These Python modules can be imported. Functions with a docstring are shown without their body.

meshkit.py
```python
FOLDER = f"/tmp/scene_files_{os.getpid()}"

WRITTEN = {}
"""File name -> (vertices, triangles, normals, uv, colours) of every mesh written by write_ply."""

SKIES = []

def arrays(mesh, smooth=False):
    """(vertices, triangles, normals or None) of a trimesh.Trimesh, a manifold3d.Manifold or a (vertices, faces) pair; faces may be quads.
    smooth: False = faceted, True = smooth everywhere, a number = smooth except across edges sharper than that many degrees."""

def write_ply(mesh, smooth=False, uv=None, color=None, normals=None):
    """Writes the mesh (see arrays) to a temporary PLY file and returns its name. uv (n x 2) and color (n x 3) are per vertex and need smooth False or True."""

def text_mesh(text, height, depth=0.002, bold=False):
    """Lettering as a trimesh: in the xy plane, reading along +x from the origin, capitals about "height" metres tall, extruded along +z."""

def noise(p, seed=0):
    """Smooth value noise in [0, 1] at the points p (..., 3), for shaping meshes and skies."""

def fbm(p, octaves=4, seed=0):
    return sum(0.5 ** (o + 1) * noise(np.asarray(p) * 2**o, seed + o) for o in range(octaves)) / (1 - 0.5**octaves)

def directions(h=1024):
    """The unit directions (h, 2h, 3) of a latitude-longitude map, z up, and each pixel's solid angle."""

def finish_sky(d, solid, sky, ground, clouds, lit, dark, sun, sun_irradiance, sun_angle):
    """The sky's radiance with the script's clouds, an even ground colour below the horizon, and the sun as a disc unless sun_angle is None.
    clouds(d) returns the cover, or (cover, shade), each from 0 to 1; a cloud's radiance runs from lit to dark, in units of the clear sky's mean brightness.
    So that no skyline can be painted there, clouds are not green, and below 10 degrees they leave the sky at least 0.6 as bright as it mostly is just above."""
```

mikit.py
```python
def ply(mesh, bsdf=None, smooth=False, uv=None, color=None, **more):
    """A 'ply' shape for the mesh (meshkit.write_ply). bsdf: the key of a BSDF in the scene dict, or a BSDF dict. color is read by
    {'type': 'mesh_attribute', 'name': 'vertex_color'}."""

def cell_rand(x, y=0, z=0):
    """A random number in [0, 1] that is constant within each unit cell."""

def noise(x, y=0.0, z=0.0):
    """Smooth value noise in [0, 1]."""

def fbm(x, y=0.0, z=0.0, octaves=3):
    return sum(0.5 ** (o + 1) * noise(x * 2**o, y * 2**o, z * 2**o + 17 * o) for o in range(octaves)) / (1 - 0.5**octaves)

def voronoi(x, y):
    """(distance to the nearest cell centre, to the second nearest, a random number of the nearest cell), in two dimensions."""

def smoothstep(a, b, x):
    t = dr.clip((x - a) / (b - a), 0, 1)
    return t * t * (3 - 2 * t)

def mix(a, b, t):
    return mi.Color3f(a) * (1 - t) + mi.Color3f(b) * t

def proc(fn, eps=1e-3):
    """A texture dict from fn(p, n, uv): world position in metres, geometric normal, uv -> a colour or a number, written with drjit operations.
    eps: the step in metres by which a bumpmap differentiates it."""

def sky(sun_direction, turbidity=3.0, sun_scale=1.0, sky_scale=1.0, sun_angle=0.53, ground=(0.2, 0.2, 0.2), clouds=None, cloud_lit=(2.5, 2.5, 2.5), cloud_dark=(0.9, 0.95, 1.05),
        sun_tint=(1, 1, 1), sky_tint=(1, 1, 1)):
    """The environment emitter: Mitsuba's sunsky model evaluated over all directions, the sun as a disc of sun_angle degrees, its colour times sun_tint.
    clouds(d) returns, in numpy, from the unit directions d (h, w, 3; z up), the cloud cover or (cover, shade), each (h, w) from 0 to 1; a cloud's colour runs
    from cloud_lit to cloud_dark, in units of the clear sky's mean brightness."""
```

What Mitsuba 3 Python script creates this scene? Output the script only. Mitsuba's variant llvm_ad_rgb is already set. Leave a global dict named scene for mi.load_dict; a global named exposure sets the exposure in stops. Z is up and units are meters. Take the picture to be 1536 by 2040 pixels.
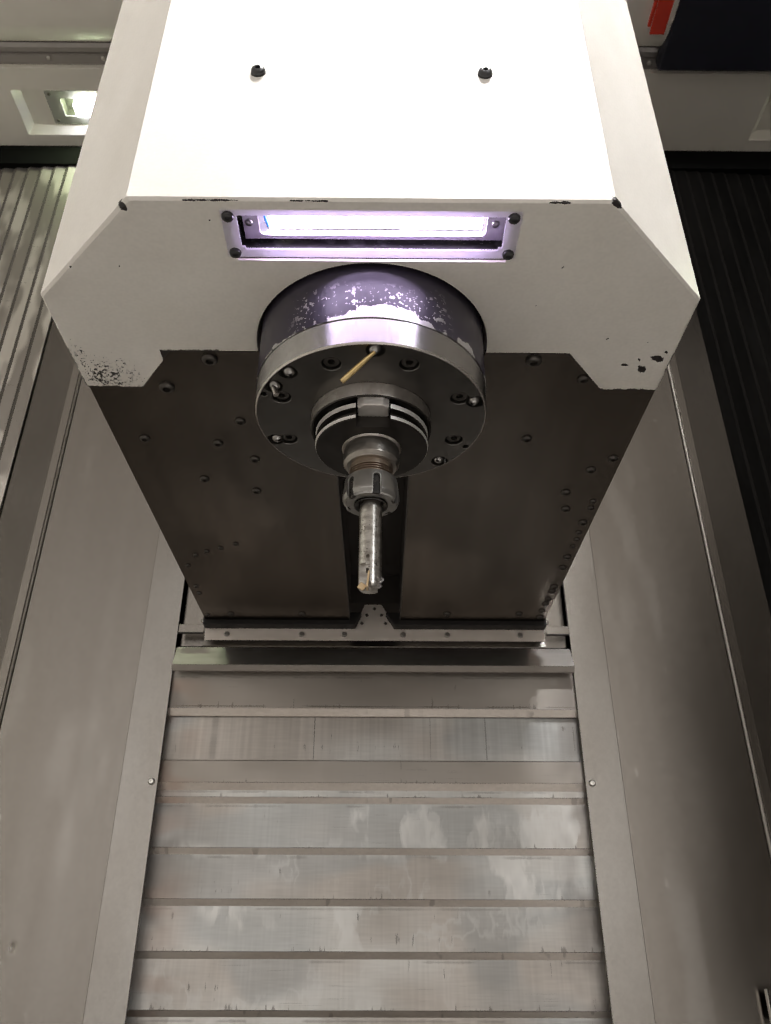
import math, random
import numpy as np
import trimesh
import manifold3d as m3
from manifold3d import Manifold, CrossSection
import drjit as dr
import mitsuba as mi
import mikit
import meshkit
from mikit import proc, noise, fbm, voronoi, smoothstep, mix, cell_rand

random.seed(7)
RNG = np.random.default_rng(7)
T = mi.ScalarTransform4f
scene, labels = {}, {}

# ---------------------------------------------------------------- camera, light levels, exposure
F_PX, PITCH, YAW, ROLL = 1618.06, 0.507504, 0.00515413, 0.00326733
fwd = np.array([math.sin(YAW) * math.cos(PITCH), math.cos(YAW) * math.cos(PITCH), math.sin(PITCH)])
right0 = np.array([math.cos(YAW), -math.sin(YAW), 0.0])
up0 = np.cross(right0, fwd)
up = -math.sin(ROLL) * right0 + math.cos(ROLL) * up0
scene['camera'] = {'type': 'thinlens', 'fov': math.degrees(2 * math.atan(768 / F_PX)), 'fov_axis': 'x', 'aperture_radius': 0.0007,
                   'focus_distance': 0.56, 'near_clip': 0.01, 'far_clip': 60.0,
                   'to_world': T().look_at(origin=[0, 0, 0], target=fwd.tolist(), up=up.tolist())}
exposure = 0.0
AMBIENT = (0.44, 0.40, 0.355)            # the workshop round the machine
DOOR_LAMP = (160.0, 158.0, 155.0)          # ceiling lamp over the machine's door
GLOW_PANEL = (1.16, 1.12, 1.07)           # added glowing panel far behind the camera, brightens the metal
BAR_LAMP = (24.0, 24.6, 24.8)            # lamp of the hall, at the right behind the camera
LED_WHITE = (20.0, 16.2, 25.0)          # head lamp
CEIL_LED = (84.0, 104.0, 62.0)           # greenish ceiling lamp
scene['workshop_light'] = {'type': 'constant', 'radiance': {'type': 'rgb', 'value': list(AMBIENT)}}


def emit(rgb):
    return {'type': 'area', 'radiance': {'type': 'rgb', 'value': list(rgb)}}


def rgb(*c):
    return {'type': 'rgb', 'value': list(c)}


# ---------------------------------------------------------------- helpers
def numbered(key):
    if key not in scene and key not in labels and not any(k.startswith(key + '__') for k in scene):
        return key
    n = 1
    while f'{key}_{n:03d}' in scene or f'{key}_{n:03d}' in labels or any(k.startswith(f'{key}_{n:03d}__') for k in scene):
        n += 1
    return f'{key}_{n:03d}'


def thing(name, label, cat, group=None):
    k = numbered(name)
    labels[k] = {'label': label, 'category': cat}
    if group:
        labels[k]['group'] = group
    return k


def obj(name, mesh, bsdf, parent=None, smooth=False, label=None, uv=None, to_world=None, **more):
    k = numbered(f'{parent}__{name}' if parent else name)
    if bsdf in ('panel_steel', 'strip_steel', 'grey_steel') and uv is None and hasattr(mesh, 'to_mesh'):
        uv = mesh.to_mesh().vert_properties[:, [0, 2]]
    d = mesh if isinstance(mesh, dict) else mikit.ply(mesh, bsdf, smooth=smooth, uv=uv)
    d = dict(d)
    if to_world is not None:
        d['to_world'] = to_world
    d.update(more)
    scene[k] = d
    if label:
        labels[k] = {'label': label}
    return k


def struct(name, mesh, bsdf, **kw):
    k = obj(name, mesh, bsdf, **kw)
    labels[k] = {'kind': 'structure'}
    return k


def box(x0, x1, y0, y1, z0, z1):
    return Manifold.cube([x1 - x0, y1 - y0, z1 - z0]).translate([x0, y0, z0])


def bbox(x0, x1, y0, y1, z0, z1, c=0.001):
    """box with chamfered edges"""
    P = []
    for sx, a in ((1, x0), (-1, x1)):
        for sy, b in ((1, y0), (-1, y1)):
            for sz, d in ((1, z0), (-1, z1)):
                P += [[a + sx * c, b + sy * c, d], [a + sx * c, b, d + sz * c], [a, b + sy * c, d + sz * c]]
    return Manifold.hull_points(np.array(P, float))


def CS(pts):
    a = np.asarray(pts, float)
    b = np.roll(a, -1, 0)
    ccw = (a[:, 0] * b[:, 1] - b[:, 0] * a[:, 1]).sum() > 0
    return CrossSection([[tuple(q) for q in (a if ccw else a[::-1])]])


def prism_z(pts, z0, z1):
    return Manifold.extrude(CS(pts), z1 - z0).translate([0, 0, z0])


def prism_x(pts_yz, x0, x1):
    """extrude a (y, z) polygon along x"""
    m = Manifold.extrude(CS(pts_yz), x1 - x0)          # polygon in xy -> yz, extrude z -> x
    return m.transform(np.array([[0, 0, 1, x0], [1, 0, 0, 0], [0, 1, 0, 0]], float))


def prism_y(pts_xz, y0, y1):
    m = Manifold.extrude(CS([(x, -z) for x, z in pts_xz]), y1 - y0)
    return m.transform(np.array([[1, 0, 0, 0], [0, 0, 1, y0], [0, -1, 0, 0]], float))


def cyl(x, y, z0, z1, r0, r1=None, seg=96):
    return Manifold.cylinder(z1 - z0, r0, r0 if r1 is None else r1, seg).translate([x, y, z0])


def lathe(prof, seg=96, closed=False):
    """(r, z) profile turned about z; returns (vertices, quads), uv: u round, v along the profile"""
    prof = np.asarray(prof, float)
    a = np.arange(seg) * 2 * np.pi / seg
    v = np.stack([prof[:, None, 0] * np.cos(a), prof[:, None, 0] * np.sin(a), np.repeat(prof[:, None, 1], seg, 1)], -1).reshape(-1, 3)
    f = []
    for i in range(len(prof) - 1):
        for j in range(seg):
            k = (j + 1) % seg
            f.append([i * seg + j, i * seg + k, (i + 1) * seg + k, (i + 1) * seg + j])
    return v, np.array(f)


def lathe_mesh(prof, seg=96):
    v, f = lathe(prof, seg)
    t = trimesh.Trimesh(v, np.vstack([f[:, [0, 1, 2]], f[:, [0, 2, 3]]]), process=False)
    t.merge_vertices()
    t.update_faces(t.nondegenerate_faces())
    return t


def frame_to(n, at):
    """4x4 that takes +z to n and the origin to at"""
    n = np.asarray(n, float) / np.linalg.norm(n)
    x = np.cross([0, 0, 1.0], n) if abs(n[2]) < 0.95 else np.array([1.0, 0, 0])
    x = x / np.linalg.norm(x)
    y = np.cross(n, x)
    m = np.eye(4)
    m[:3, 0], m[:3, 1], m[:3, 2], m[:3, 3] = x, y, n, at
    return m


def moved(mesh, m):
    t = mesh.copy()
    t.apply_transform(m)
    return t


def tube(points, r, seg=10):
    p = np.asarray(points, float)
    d = np.gradient(p, axis=0)
    d /= np.linalg.norm(d, axis=1, keepdims=True)
    ref = np.array([0.3, 0.2, 0.93])
    n = np.cross(d, ref)
    n /= np.linalg.norm(n, axis=1, keepdims=True)
    b = np.cross(d, n)
    a = np.arange(seg) * 2 * np.pi / seg
    rr = np.broadcast_to(r, (len(p),))
    v = (p[:, None] + rr[:, None, None] * (np.cos(a)[None, :, None] * n[:, None] + np.sin(a)[None, :, None] * b[:, None])).reshape(-1, 3)
    f = []
    for i in range(len(p) - 1):
        for j in range(seg):
            k = (j + 1) % seg
            f += [[i * seg + j, i * seg + k, (i + 1) * seg + k], [i * seg + j, (i + 1) * seg + k, (i + 1) * seg + j]]
    c0, c1 = len(v), len(v) + 1
    v = np.vstack([v, p[:1], p[-1:]])
    for j in range(seg):
        k = (j + 1) % seg
        f += [[c0, k, j], [c1, (len(p) - 1) * seg + j, (len(p) - 1) * seg + k]]
    return trimesh.Trimesh(v, np.array(f), process=False)


# ---------------------------------------------------------------- materials
def P(**k):
    return {'type': 'twosided', 'b': {'type': 'principled', **k}}


def metal(color, au, av, dist='beckmann'):
    return {'type': 'twosided', 'b': {'type': 'roughconductor', 'material': 'none', 'specular_reflectance': color if isinstance(color, dict) else rgb(*color),
            'distribution': dist, 'alpha_u': au, 'alpha_v': av}}


def bumped(bsdf, fn, eps):
    return {'type': 'twosided', 'b': {'type': 'bumpmap', 'relief': proc(fn, eps), 'scale': 1.0, 'inner': bsdf['b']}}


def edge_band(v, at, w):
    return 1 - smoothstep(w * 0.5, w, dr.abs(v - at))


def chip_mask(p):
    """where the white paint of the head is chipped off"""
    n1 = fbm(p.x * 420, p.y * 420, p.z * 420, 3)
    n2 = noise(p.x * 55, p.y * 55, p.z * 20)
    n3 = fbm(p.x * 900, p.y * 900, p.z * 900, 2)
    # speckled corner, front left
    dx, dy = (p.x + 0.190) / 0.030, (p.y - 0.452) / 0.026
    ex, ey = (p.x + 0.2045) / 0.010, (p.y - 0.432) / 0.022
    g = dr.maximum(dr.exp(-(dx * dx + dy * dy) * 1.1), 0.85 * dr.exp(-(ex * ex + ey * ey) * 1.2)) * (0.75 + 0.5 * n2)
    s = smoothstep(0.80, 0.83, n3 * 0.72 + g * 0.42)
    # chipped spots, front right
    def spot(x, y, a, b, rot):
        c, sn = math.cos(rot), math.sin(rot)
        u, v = ((p.x - x) * c + (p.y - y) * sn) / a, ((p.y - y) * c - (p.x - x) * sn) / b
        return 1 - smoothstep(0.75, 1.0, dr.sqrt(u * u + v * v) + (n1 - 0.5) * 1.1)
    s = dr.maximum(s, spot(0.1792, 0.4415, 0.0062, 0.0028, 0.9))
    s = dr.maximum(s, spot(0.1862, 0.4305, 0.0050, 0.0030, 0.4))
    s = dr.maximum(s, spot(0.1665, 0.4375, 0.0028, 0.0016, 0.3))
    s = dr.maximum(s, spot(0.1905, 0.4240, 0.0020, 0.0012, 0.9))
    s = dr.maximum(s, spot(0.1748, 0.4320, 0.0018, 0.0009, 1.1))
    # bare edge along the front of the bottom, two runs of it, and its corners
    run = dr.select(p.x < -0.03, smoothstep(0.30, 0.45, noise(p.x * 70 + 3)) * dr.select(p.x < -0.135, 0.0, 0.62),
                    dr.select(p.x > 0.066, 0.35 + 0.65 * smoothstep(0.34, 0.46, noise(p.x * 95 + 8)), 0.12))
    wid = dr.select(p.x > 0.066, 0.0012, 0.0008)
    e = (1 - smoothstep(wid * 0.6, wid, dr.abs(p.y - 0.3022) + dr.abs(p.z - 0.3602) + (n1 - 0.5) * 0.0016)) * run
    s = dr.maximum(s, smoothstep(0.35, 0.5, e))
    s = dr.maximum(s, spot(-0.1425, 0.3070, 0.0030, 0.0024, 0.8))
    s = dr.maximum(s, spot(0.1268, 0.3030, 0.0042, 0.0020, 0.7))
    # ragged edge of the notch at the left, and of both lower side edges
    t = (1 - smoothstep(0.0006, 0.0022, 0.4262 - p.y + (n1 - 0.5) * 0.003)) * dr.select((p.x < -0.110) & (p.x > -0.150), 1.0, 0.0)
    s = dr.maximum(s, t)
    low = dr.maximum(1 - smoothstep(0.0004, 0.0030, 0.4655 - p.y + (n1 - 0.35) * 0.004),
                     (1 - smoothstep(0.0010, 0.0034, dr.abs(dr.abs(p.x + 0.0075) - 0.2045) + (n1 - 0.3) * 0.006)) * smoothstep(0.405, 0.44, p.y))
    s = dr.maximum(s, smoothstep(0.35, 0.6, low * smoothstep(0.42, 0.55, n2 + 0.12)) * dr.select(p.z < 0.366, 1.0, 0.0))
    # scattered nicks
    vd, _, vr = voronoi(p.x * 42 + p.y * 16, p.y * 30)
    s = dr.maximum(s, (1 - smoothstep(0.012, 0.03, vd + (n1 - 0.5) * 0.05)) * dr.select(vr > 0.86, 1.0, 0.0) * dr.select(p.z < 0.3605, 1.0, 0.0))
    return s * dr.select(p.z < 0.3640, 1.0, 0.0)


def white_color(p, n, uv):
    g = fbm(p.x * 30, p.y * 30, p.z * 12, 3)
    f = noise(p.x * 700, p.y * 700, p.z * 700)
    base = mix((0.66, 0.625, 0.575), (0.73, 0.70, 0.66), g) * (0.97 + 0.06 * f)
    return mix(base, (0.016, 0.013, 0.012), chip_mask(p))


def speckle(p, n, uv):
    d = smoothstep(0.82, 0.88, noise(p.x * 900, p.y * 900, p.z * 900)) + 0.25 * smoothstep(0.5, 0.8, fbm(p.x * 160, p.y * 160, p.z * 160, 3))
    return mix((0.010, 0.009, 0.010), (0.16, 0.15, 0.17), dr.minimum(d, 1.0))


scene['speckled_black'] = P(base_color=proc(speckle), roughness=0.5, specular=0.25)
scene['white_paint'] = bumped(P(base_color=proc(white_color), roughness=0.40, specular=0.5), lambda p, n, uv: 0.00011 * fbm(p.x * 420, p.y * 420, p.z * 420, 2), 0.0004)


def dark_color(p, n, uv):
    g = fbm(p.x * 14, p.y * 9, 0.0, 3)
    st = fbm(p.x * 90, p.y * 5, 3.0, 2)
    return mix((0.128, 0.114, 0.102), (0.225, 0.200, 0.178), smoothstep(0.3, 0.7, g) * 0.6 + st * 0.4)


scene['dark_plate'] = metal(proc(dark_color), 0.09, 0.13)
scene['dark_edge'] = P(base_color=rgb(0.035, 0.032, 0.031), roughness=0.35, metallic=0.3)
scene['slot_dark'] = P(base_color=proc(lambda p, n, uv: mix((0.012, 0.010, 0.009), (0.07, 0.06, 0.055), smoothstep(0.5, 0.8, fbm(p.x * 500, p.y * 500, p.z * 500, 3)))), roughness=0.5, specular=0.3)
scene['rubber'] = P(base_color=rgb(0.012, 0.011, 0.011), roughness=0.6, specular=0.3)
scene['shade_black'] = P(base_color=rgb(0.003, 0.003, 0.003), roughness=0.9, specular=0.05)  # near-black colour of the painted shade strip under the ceiling
scene['void'] = P(base_color=rgb(0.045, 0.040, 0.037), roughness=0.7, specular=0.2)


LIP_Z = (0.3190, 0.2736, 0.1846, 0.1690, 0.1145, 0.0620, 0.0108, -0.0436, -0.0985)


def slat_color(p, n, uv):
    sid = mi.Float(0.0)
    for k_, lz in enumerate(LIP_Z):
        sid = sid + dr.select(p.z < lz - 0.006, 0.37, 0.0)
    wx = p.x + 0.02 * (fbm(p.x * 22, p.z * 22, 4.0, 2) - 0.5)
    wz = p.z + 0.02 * (fbm(p.x * 22, p.z * 22, 14.0, 2) - 0.5)
    patch = fbm(wx * 6 + sid * 9, wz * 11, 5.0, 3)
    c = mix((0.52, 0.482, 0.448), (0.65, 0.64, 0.62), smoothstep(0.34, 0.64, patch))
    c = mix(c, (0.40, 0.415, 0.42), smoothstep(0.52, 0.68, fbm(wx * 8 + 40, wz * 15, 8.0, 2)) * 0.6)
    c = c * (0.95 + 0.10 * fbm(p.x * 420, p.z * 16, 1.0, 2)) * (0.96 + 0.08 * noise(p.x * 60, p.z * 700))
    low = 1 - smoothstep(0.160, 0.164, p.z)
    # dried coolant: pale runs on the lower slats
    rf = fbm(wx * 34 + 11 + sid * 5 + 0.7 * fbm(p.x * 110, p.z * 40, 3.0, 3), wz * 15, 2.0, 5)
    run = smoothstep(0.50, 0.68, rf) * (0.45 + 0.55 * fbm(p.x * 160, p.z * 50, 8.0, 3)) * smoothstep(0.36, 0.58, noise(p.x * 9 + 4 + sid * 6, p.z * 14))
    c = mix(c, (0.76, 0.755, 0.74), dr.minimum(run * 1.0, 1.0) * low)
    rim = smoothstep(0.05, 0.0, dr.abs(rf - 0.57)) * smoothstep(0.5, 0.7, noise(p.x * 13 + 9, p.z * 20)) * low
    c = mix(c, (0.70, 0.70, 0.69), rim * 0.35)
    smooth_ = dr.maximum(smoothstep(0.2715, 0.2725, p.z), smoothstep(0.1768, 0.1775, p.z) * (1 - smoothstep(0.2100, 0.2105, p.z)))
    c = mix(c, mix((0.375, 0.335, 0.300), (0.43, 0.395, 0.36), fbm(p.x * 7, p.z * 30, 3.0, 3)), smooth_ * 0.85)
    # brushed second slat with its few upright lines
    two = smoothstep(0.2115, 0.2125, p.z) * (1 - smoothstep(0.270, 0.271, p.z))
    c = c * (1 + two * 0.22 * (fbm(p.x * 230, p.z * 4, 9.0, 3) - 0.5))
    ln = dr.maximum(edge_band(p.x + 0.0800, 0.0, 0.0007) * 0.9, dr.maximum(edge_band(p.x - 0.1270, 0.0, 0.0011) * 0.6, edge_band(p.x + 0.2010, 0.0, 0.0055) * 0.35))
    ln = dr.maximum(ln, edge_band(p.x - 0.060, 0.0, 0.0006) * 0.4)
    c = mix(c, (0.10, 0.095, 0.09), ln * two * (0.55 + 0.45 * noise(p.x * 50, p.z * 90)))
    # grime in ticks along the lips, a few nicks and fine scratches
    g = mi.Float(0.0)
    for lz in LIP_Z:
        up_ = p.z - lz
        tick = fbm(p.x * 420, 0.0, lz * 90, 2)
        hgt = 0.0010 + 0.0065 * smoothstep(0.64, 0.88, tick)
        on = smoothstep(0.46, 0.64, noise(p.x * 26, 3.0, lz * 50) + 0.16 * smoothstep(0.17, 0.24, dr.abs(p.x + 0.0085)))
        g = dr.maximum(g, (1 - smoothstep(hgt * 0.4, hgt, dr.abs(up_))) * on)
        und = p.z - (lz - 0.0095)
        on2 = smoothstep(0.52, 0.68, noise(p.x * 33 + 7, 5.0, lz * 50))
        g = dr.maximum(g, (1 - smoothstep(0.0008, 0.0026, dr.abs(und) + 0.0014 * fbm(p.x * 200, 9.0, lz * 60, 2))) * on2 * 0.55)
    c = mix(c, (0.13, 0.112, 0.10), g * 0.6)
    sc = smoothstep(0.78, 0.84, fbm(p.x * 330, p.z * 44, 4.0, 3)) * smoothstep(0.62, 0.75, noise(p.x * 17, p.z * 40))
    hs = smoothstep(0.78, 0.85, fbm(p.x * 22, p.z * 900, 6.0, 2)) * smoothstep(0.60, 0.75, noise(p.x * 14 + 5, p.z * 30))
    c = mix(c, (0.13, 0.12, 0.11), dr.maximum(sc * 0.6, hs * 0.2))
    ends = smoothstep(0.195, 0.250, dr.abs(p.x + 0.0095)) * smoothstep(0.34, 0.62, fbm(p.x * 26 + 5, p.z * 22, 7.0, 3))
    c = mix(c, (0.22, 0.195, 0.18), ends * 0.65)
    rust = smoothstep(0.45, 0.75, noise(p.x * 18 + 2, p.z * 50, 3.0)) * (1 - smoothstep(-0.25, -0.19, p.x))
    return mix(c, (0.40, 0.27, 0.21), rust * 0.35)


def slat_rough(p, n, uv):
    return 0.36 + 0.20 * fbm(p.x * 14, p.z * 24, 2.0, 3)


scene['slat_steel'] = bumped(P(base_color=proc(slat_color), roughness=proc(slat_rough), metallic=0.88, specular=0.5), lambda p, n, uv: 0.0011 * fbm(p.x * 13, p.z * 17, 3.0, 2) + 0.000012 * noise(p.x * 420, p.z * 60), 0.0012)


scene['ledge_steel'] = P(base_color=proc(lambda p, n, uv: mix((0.60, 0.575, 0.545), (0.74, 0.73, 0.71), fbm(p.x * 40, p.z * 160, 2.0, 3))), roughness=0.29, metallic=0.92)


def lip_color(p, n, uv):
    g = fbm(p.x * 9, p.z * 40, 4.0, 3)
    rust = smoothstep(0.45, 0.8, noise(p.x * 25, p.z * 40)) * (1 - smoothstep(-0.25, -0.18, p.x))
    c = mix((0.60, 0.535, 0.485), (0.74, 0.685, 0.635), g)
    c = c * (0.94 + 0.12 * fbm(p.x * 300, p.z * 500, 2.0, 2))
    d = smoothstep(0.70, 0.80, fbm(p.x * 120, p.z * 60, 4.0, 2)) * smoothstep(0.5, 0.7, noise(p.x * 20, p.z * 30))
    return mix(mix(c, (0.46, 0.30, 0.23), rust * 0.5), (0.10, 0.085, 0.075), d * 0.35)


scene['lip_steel'] = P(base_color=proc(lip_color), roughness=0.42, metallic=0.85)


def panel_color(p, n, uv):
    g = fbm(p.x * 3.2, p.z * 1.8, 2.0, 3)
    st = fbm(p.x * 46, p.z * 1.3, 7.0, 3)
    fine = fbm(p.x * 600, p.z * 60, 1.0, 2)
    c = mix((0.262, 0.236, 0.210), (0.358, 0.338, 0.314), g * 0.55 + st * 0.45) * (0.95 + 0.10 * fine)
    smear = smoothstep(0.58, 0.75, fbm(p.x * 24 + 5, p.z * 5, 11.0, 3))
    c = mix(c, (0.42, 0.40, 0.375), smear * 0.4)
    dot = smoothstep(0.955, 0.975, noise(p.x * 130, p.z * 130, 9.0))
    return mix(c, (0.55, 0.53, 0.50), dot * 0.45)


def panel_rough(p, n, uv):
    return 0.36 + 0.14 * fbm(p.x * 9, p.z * 5, 3.0, 2)


scene['panel_steel'] = bumped(metal(proc(panel_color), 0.04, 0.17), lambda p, n, uv: 0.0012 * fbm(p.x * 6, p.z * 3.5, 6.0, 2), 0.002)


def strip_color(p, n, uv):
    g = fbm(p.x * 12, p.z * 7, 5.0, 3)
    sp = fbm(p.x * 380, p.z * 380, 1.0, 2)
    return mix((0.315, 0.290, 0.262), (0.42, 0.405, 0.385), g) * (0.92 + 0.16 * sp)


scene['strip_steel'] = metal(proc(strip_color), 0.06, 0.15)


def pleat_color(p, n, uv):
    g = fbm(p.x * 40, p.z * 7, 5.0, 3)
    m_ = smoothstep(0.44, 0.62, fbm(p.x * 34 + 7, p.z * 11, 9.0, 3))  # dark mottling painted in to imitate blotchy reflections
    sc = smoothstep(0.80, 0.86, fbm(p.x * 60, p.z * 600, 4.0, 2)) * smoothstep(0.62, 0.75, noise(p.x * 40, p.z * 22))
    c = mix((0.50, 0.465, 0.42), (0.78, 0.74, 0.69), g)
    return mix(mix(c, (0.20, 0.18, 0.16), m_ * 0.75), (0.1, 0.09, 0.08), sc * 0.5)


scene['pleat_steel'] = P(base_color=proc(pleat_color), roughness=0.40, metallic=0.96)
scene['shaded_pleat'] = {'type': 'twosided', 'b': {'type': 'diffuse', 'reflectance': proc(lambda p, n, uv: mix((0.0022, 0.0021, 0.0020), (0.0055, 0.0051, 0.0047), fbm(p.x * 40, p.z * 7, 5.0, 3)))}}  # right-hand slats: same steel, its unlit look painted near black
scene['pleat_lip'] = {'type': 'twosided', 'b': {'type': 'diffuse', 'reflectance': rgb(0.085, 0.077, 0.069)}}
scene['shaded_lip'] = {'type': 'twosided', 'b': {'type': 'diffuse', 'reflectance': rgb(0.0085, 0.0078, 0.0072)}}  # lip colour for the right side with the shade painted in


def grey_color(p, n, uv):
    g = fbm(p.x * 14, p.z * 6, 5.0, 4)
    return mix((0.14, 0.128, 0.114), (0.22, 0.205, 0.19), g)


scene['grey_steel'] = metal(proc(grey_color), 0.05, 0.18)


def bracket_color(p, n, uv):
    return mix((0.68, 0.61, 0.56), (0.78, 0.72, 0.67), fbm(p.x * 12, p.z * 150, 2.0, 3))


scene['bracket_steel'] = P(base_color=proc(bracket_color), roughness=0.6, metallic=0.45)
scene['bead_steel'] = P(base_color=rgb(0.20, 0.182, 0.16), roughness=0.5, metallic=0.6)
scene['bracket_dull'] = P(base_color=rgb(0.30, 0.27, 0.245), roughness=0.5, metallic=0.7)
scene['screw_steel'] = P(base_color=rgb(0.62, 0.60, 0.57), roughness=0.22, metallic=1.0)
scene['black_screw'] = P(base_color=rgb(0.022, 0.022, 0.024), roughness=0.34, specular=0.6)
scene['oxide'] = P(base_color=proc(lambda p, n, uv: mix((0.100, 0.095, 0.089), (0.160, 0.152, 0.143), fbm(p.x * 60, p.y * 60, p.z * 60, 3))), roughness=0.27, metallic=0.9)
scene['oxide_bolt'] = P(base_color=rgb(0.075, 0.068, 0.062), roughness=0.36, metallic=0.8)


def sleeve_color(p, n, uv):
    a = dr.atan2(p.x + 0.0072, 0.423 - p.y)
    s = a * 0.0735
    n1 = fbm(s * 170, p.z * 170, 1.0, 4)
    n2 = fbm(s * 45 + 3, 0.0, 2.0, 3)
    edge = 0.3218 + 0.015 * (n2 - 0.45) + 0.010 * (n1 - 0.5) + dr.exp(-dr.square((s - 0.004) / 0.012)) * 0.003
    worn = 1 - smoothstep(-0.0004, 0.0004, p.z - edge)
    f1 = fbm(s * 300 + 2, p.z * 300, 6.0, 3)
    f2 = fbm(s * 650 + 8, p.z * 650, 3.0, 2)
    dens = noise(s * 60, p.z * 60, 4.0)
    spots = dr.maximum(smoothstep(0.705, 0.722, f1 + 0.12 * (dens - 0.5)), smoothstep(0.785, 0.80, f2 + 0.14 * (dens - 0.5)))
    spots = spots * (1 - smoothstep(0.335, 0.352, p.z + (n2 - 0.5) * 0.01)) * (1 - smoothstep(0.035, 0.055, dr.abs(s)))
    return dr.maximum(worn, spots)


scene['sleeve_dark'] = {'type': 'principled', 'base_color': rgb(0.040, 0.036, 0.046), 'roughness': 0.36, 'specular': 0.5}
scene['sleeve_bare'] = {'type': 'principled', 'base_color': rgb(0.62, 0.60, 0.60), 'roughness': 0.38, 'metallic': 0.85}
scene['sleeve_paint'] = {'type': 'twosided', 'b': {'type': 'blendbsdf', 'weight': proc(sleeve_color),
                         'a': {'type': 'principled', 'base_color': rgb(0.024, 0.020, 0.032), 'roughness': 0.36, 'specular': 0.5},
                         'c': {'type': 'principled', 'base_color': rgb(0.62, 0.60, 0.60), 'roughness': 0.42, 'metallic': 0.85}}}
del scene['sleeve_dark'], scene['sleeve_bare']
scene['ring_metal'] = {'type': 'twosided', 'b': {'type': 'roughconductor', 'material': 'none', 'specular_reflectance': rgb(0.56, 0.55, 0.54),
                       'distribution': 'ggx', 'alpha_u': 0.05, 'alpha_v': 0.34}}
scene['boss_metal'] = {'type': 'twosided', 'b': {'type': 'roughconductor', 'material': 'none', 'specular_reflectance': rgb(0.64, 0.60, 0.565),
                       'distribution': 'ggx', 'alpha_u': 0.07, 'alpha_v': 0.26}}
scene['holder_metal'] = P(base_color=proc(lambda p, n, uv: mix((0.24, 0.22, 0.20), (0.46, 0.43, 0.40), fbm(p.x * 160, p.y * 160, p.z * 420, 3))), roughness=0.26, metallic=0.95)
scene['nozzle_metal'] = P(base_color=rgb(0.34, 0.33, 0.32), roughness=0.25, metallic=1.0)
scene['rim_metal'] = P(base_color=proc(lambda p, n, uv: mix((0.50, 0.46, 0.43), (0.72, 0.70, 0.67), fbm(p.x * 160, p.y * 160, p.z * 420, 3))), roughness=0.5, metallic=0.75)
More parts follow.
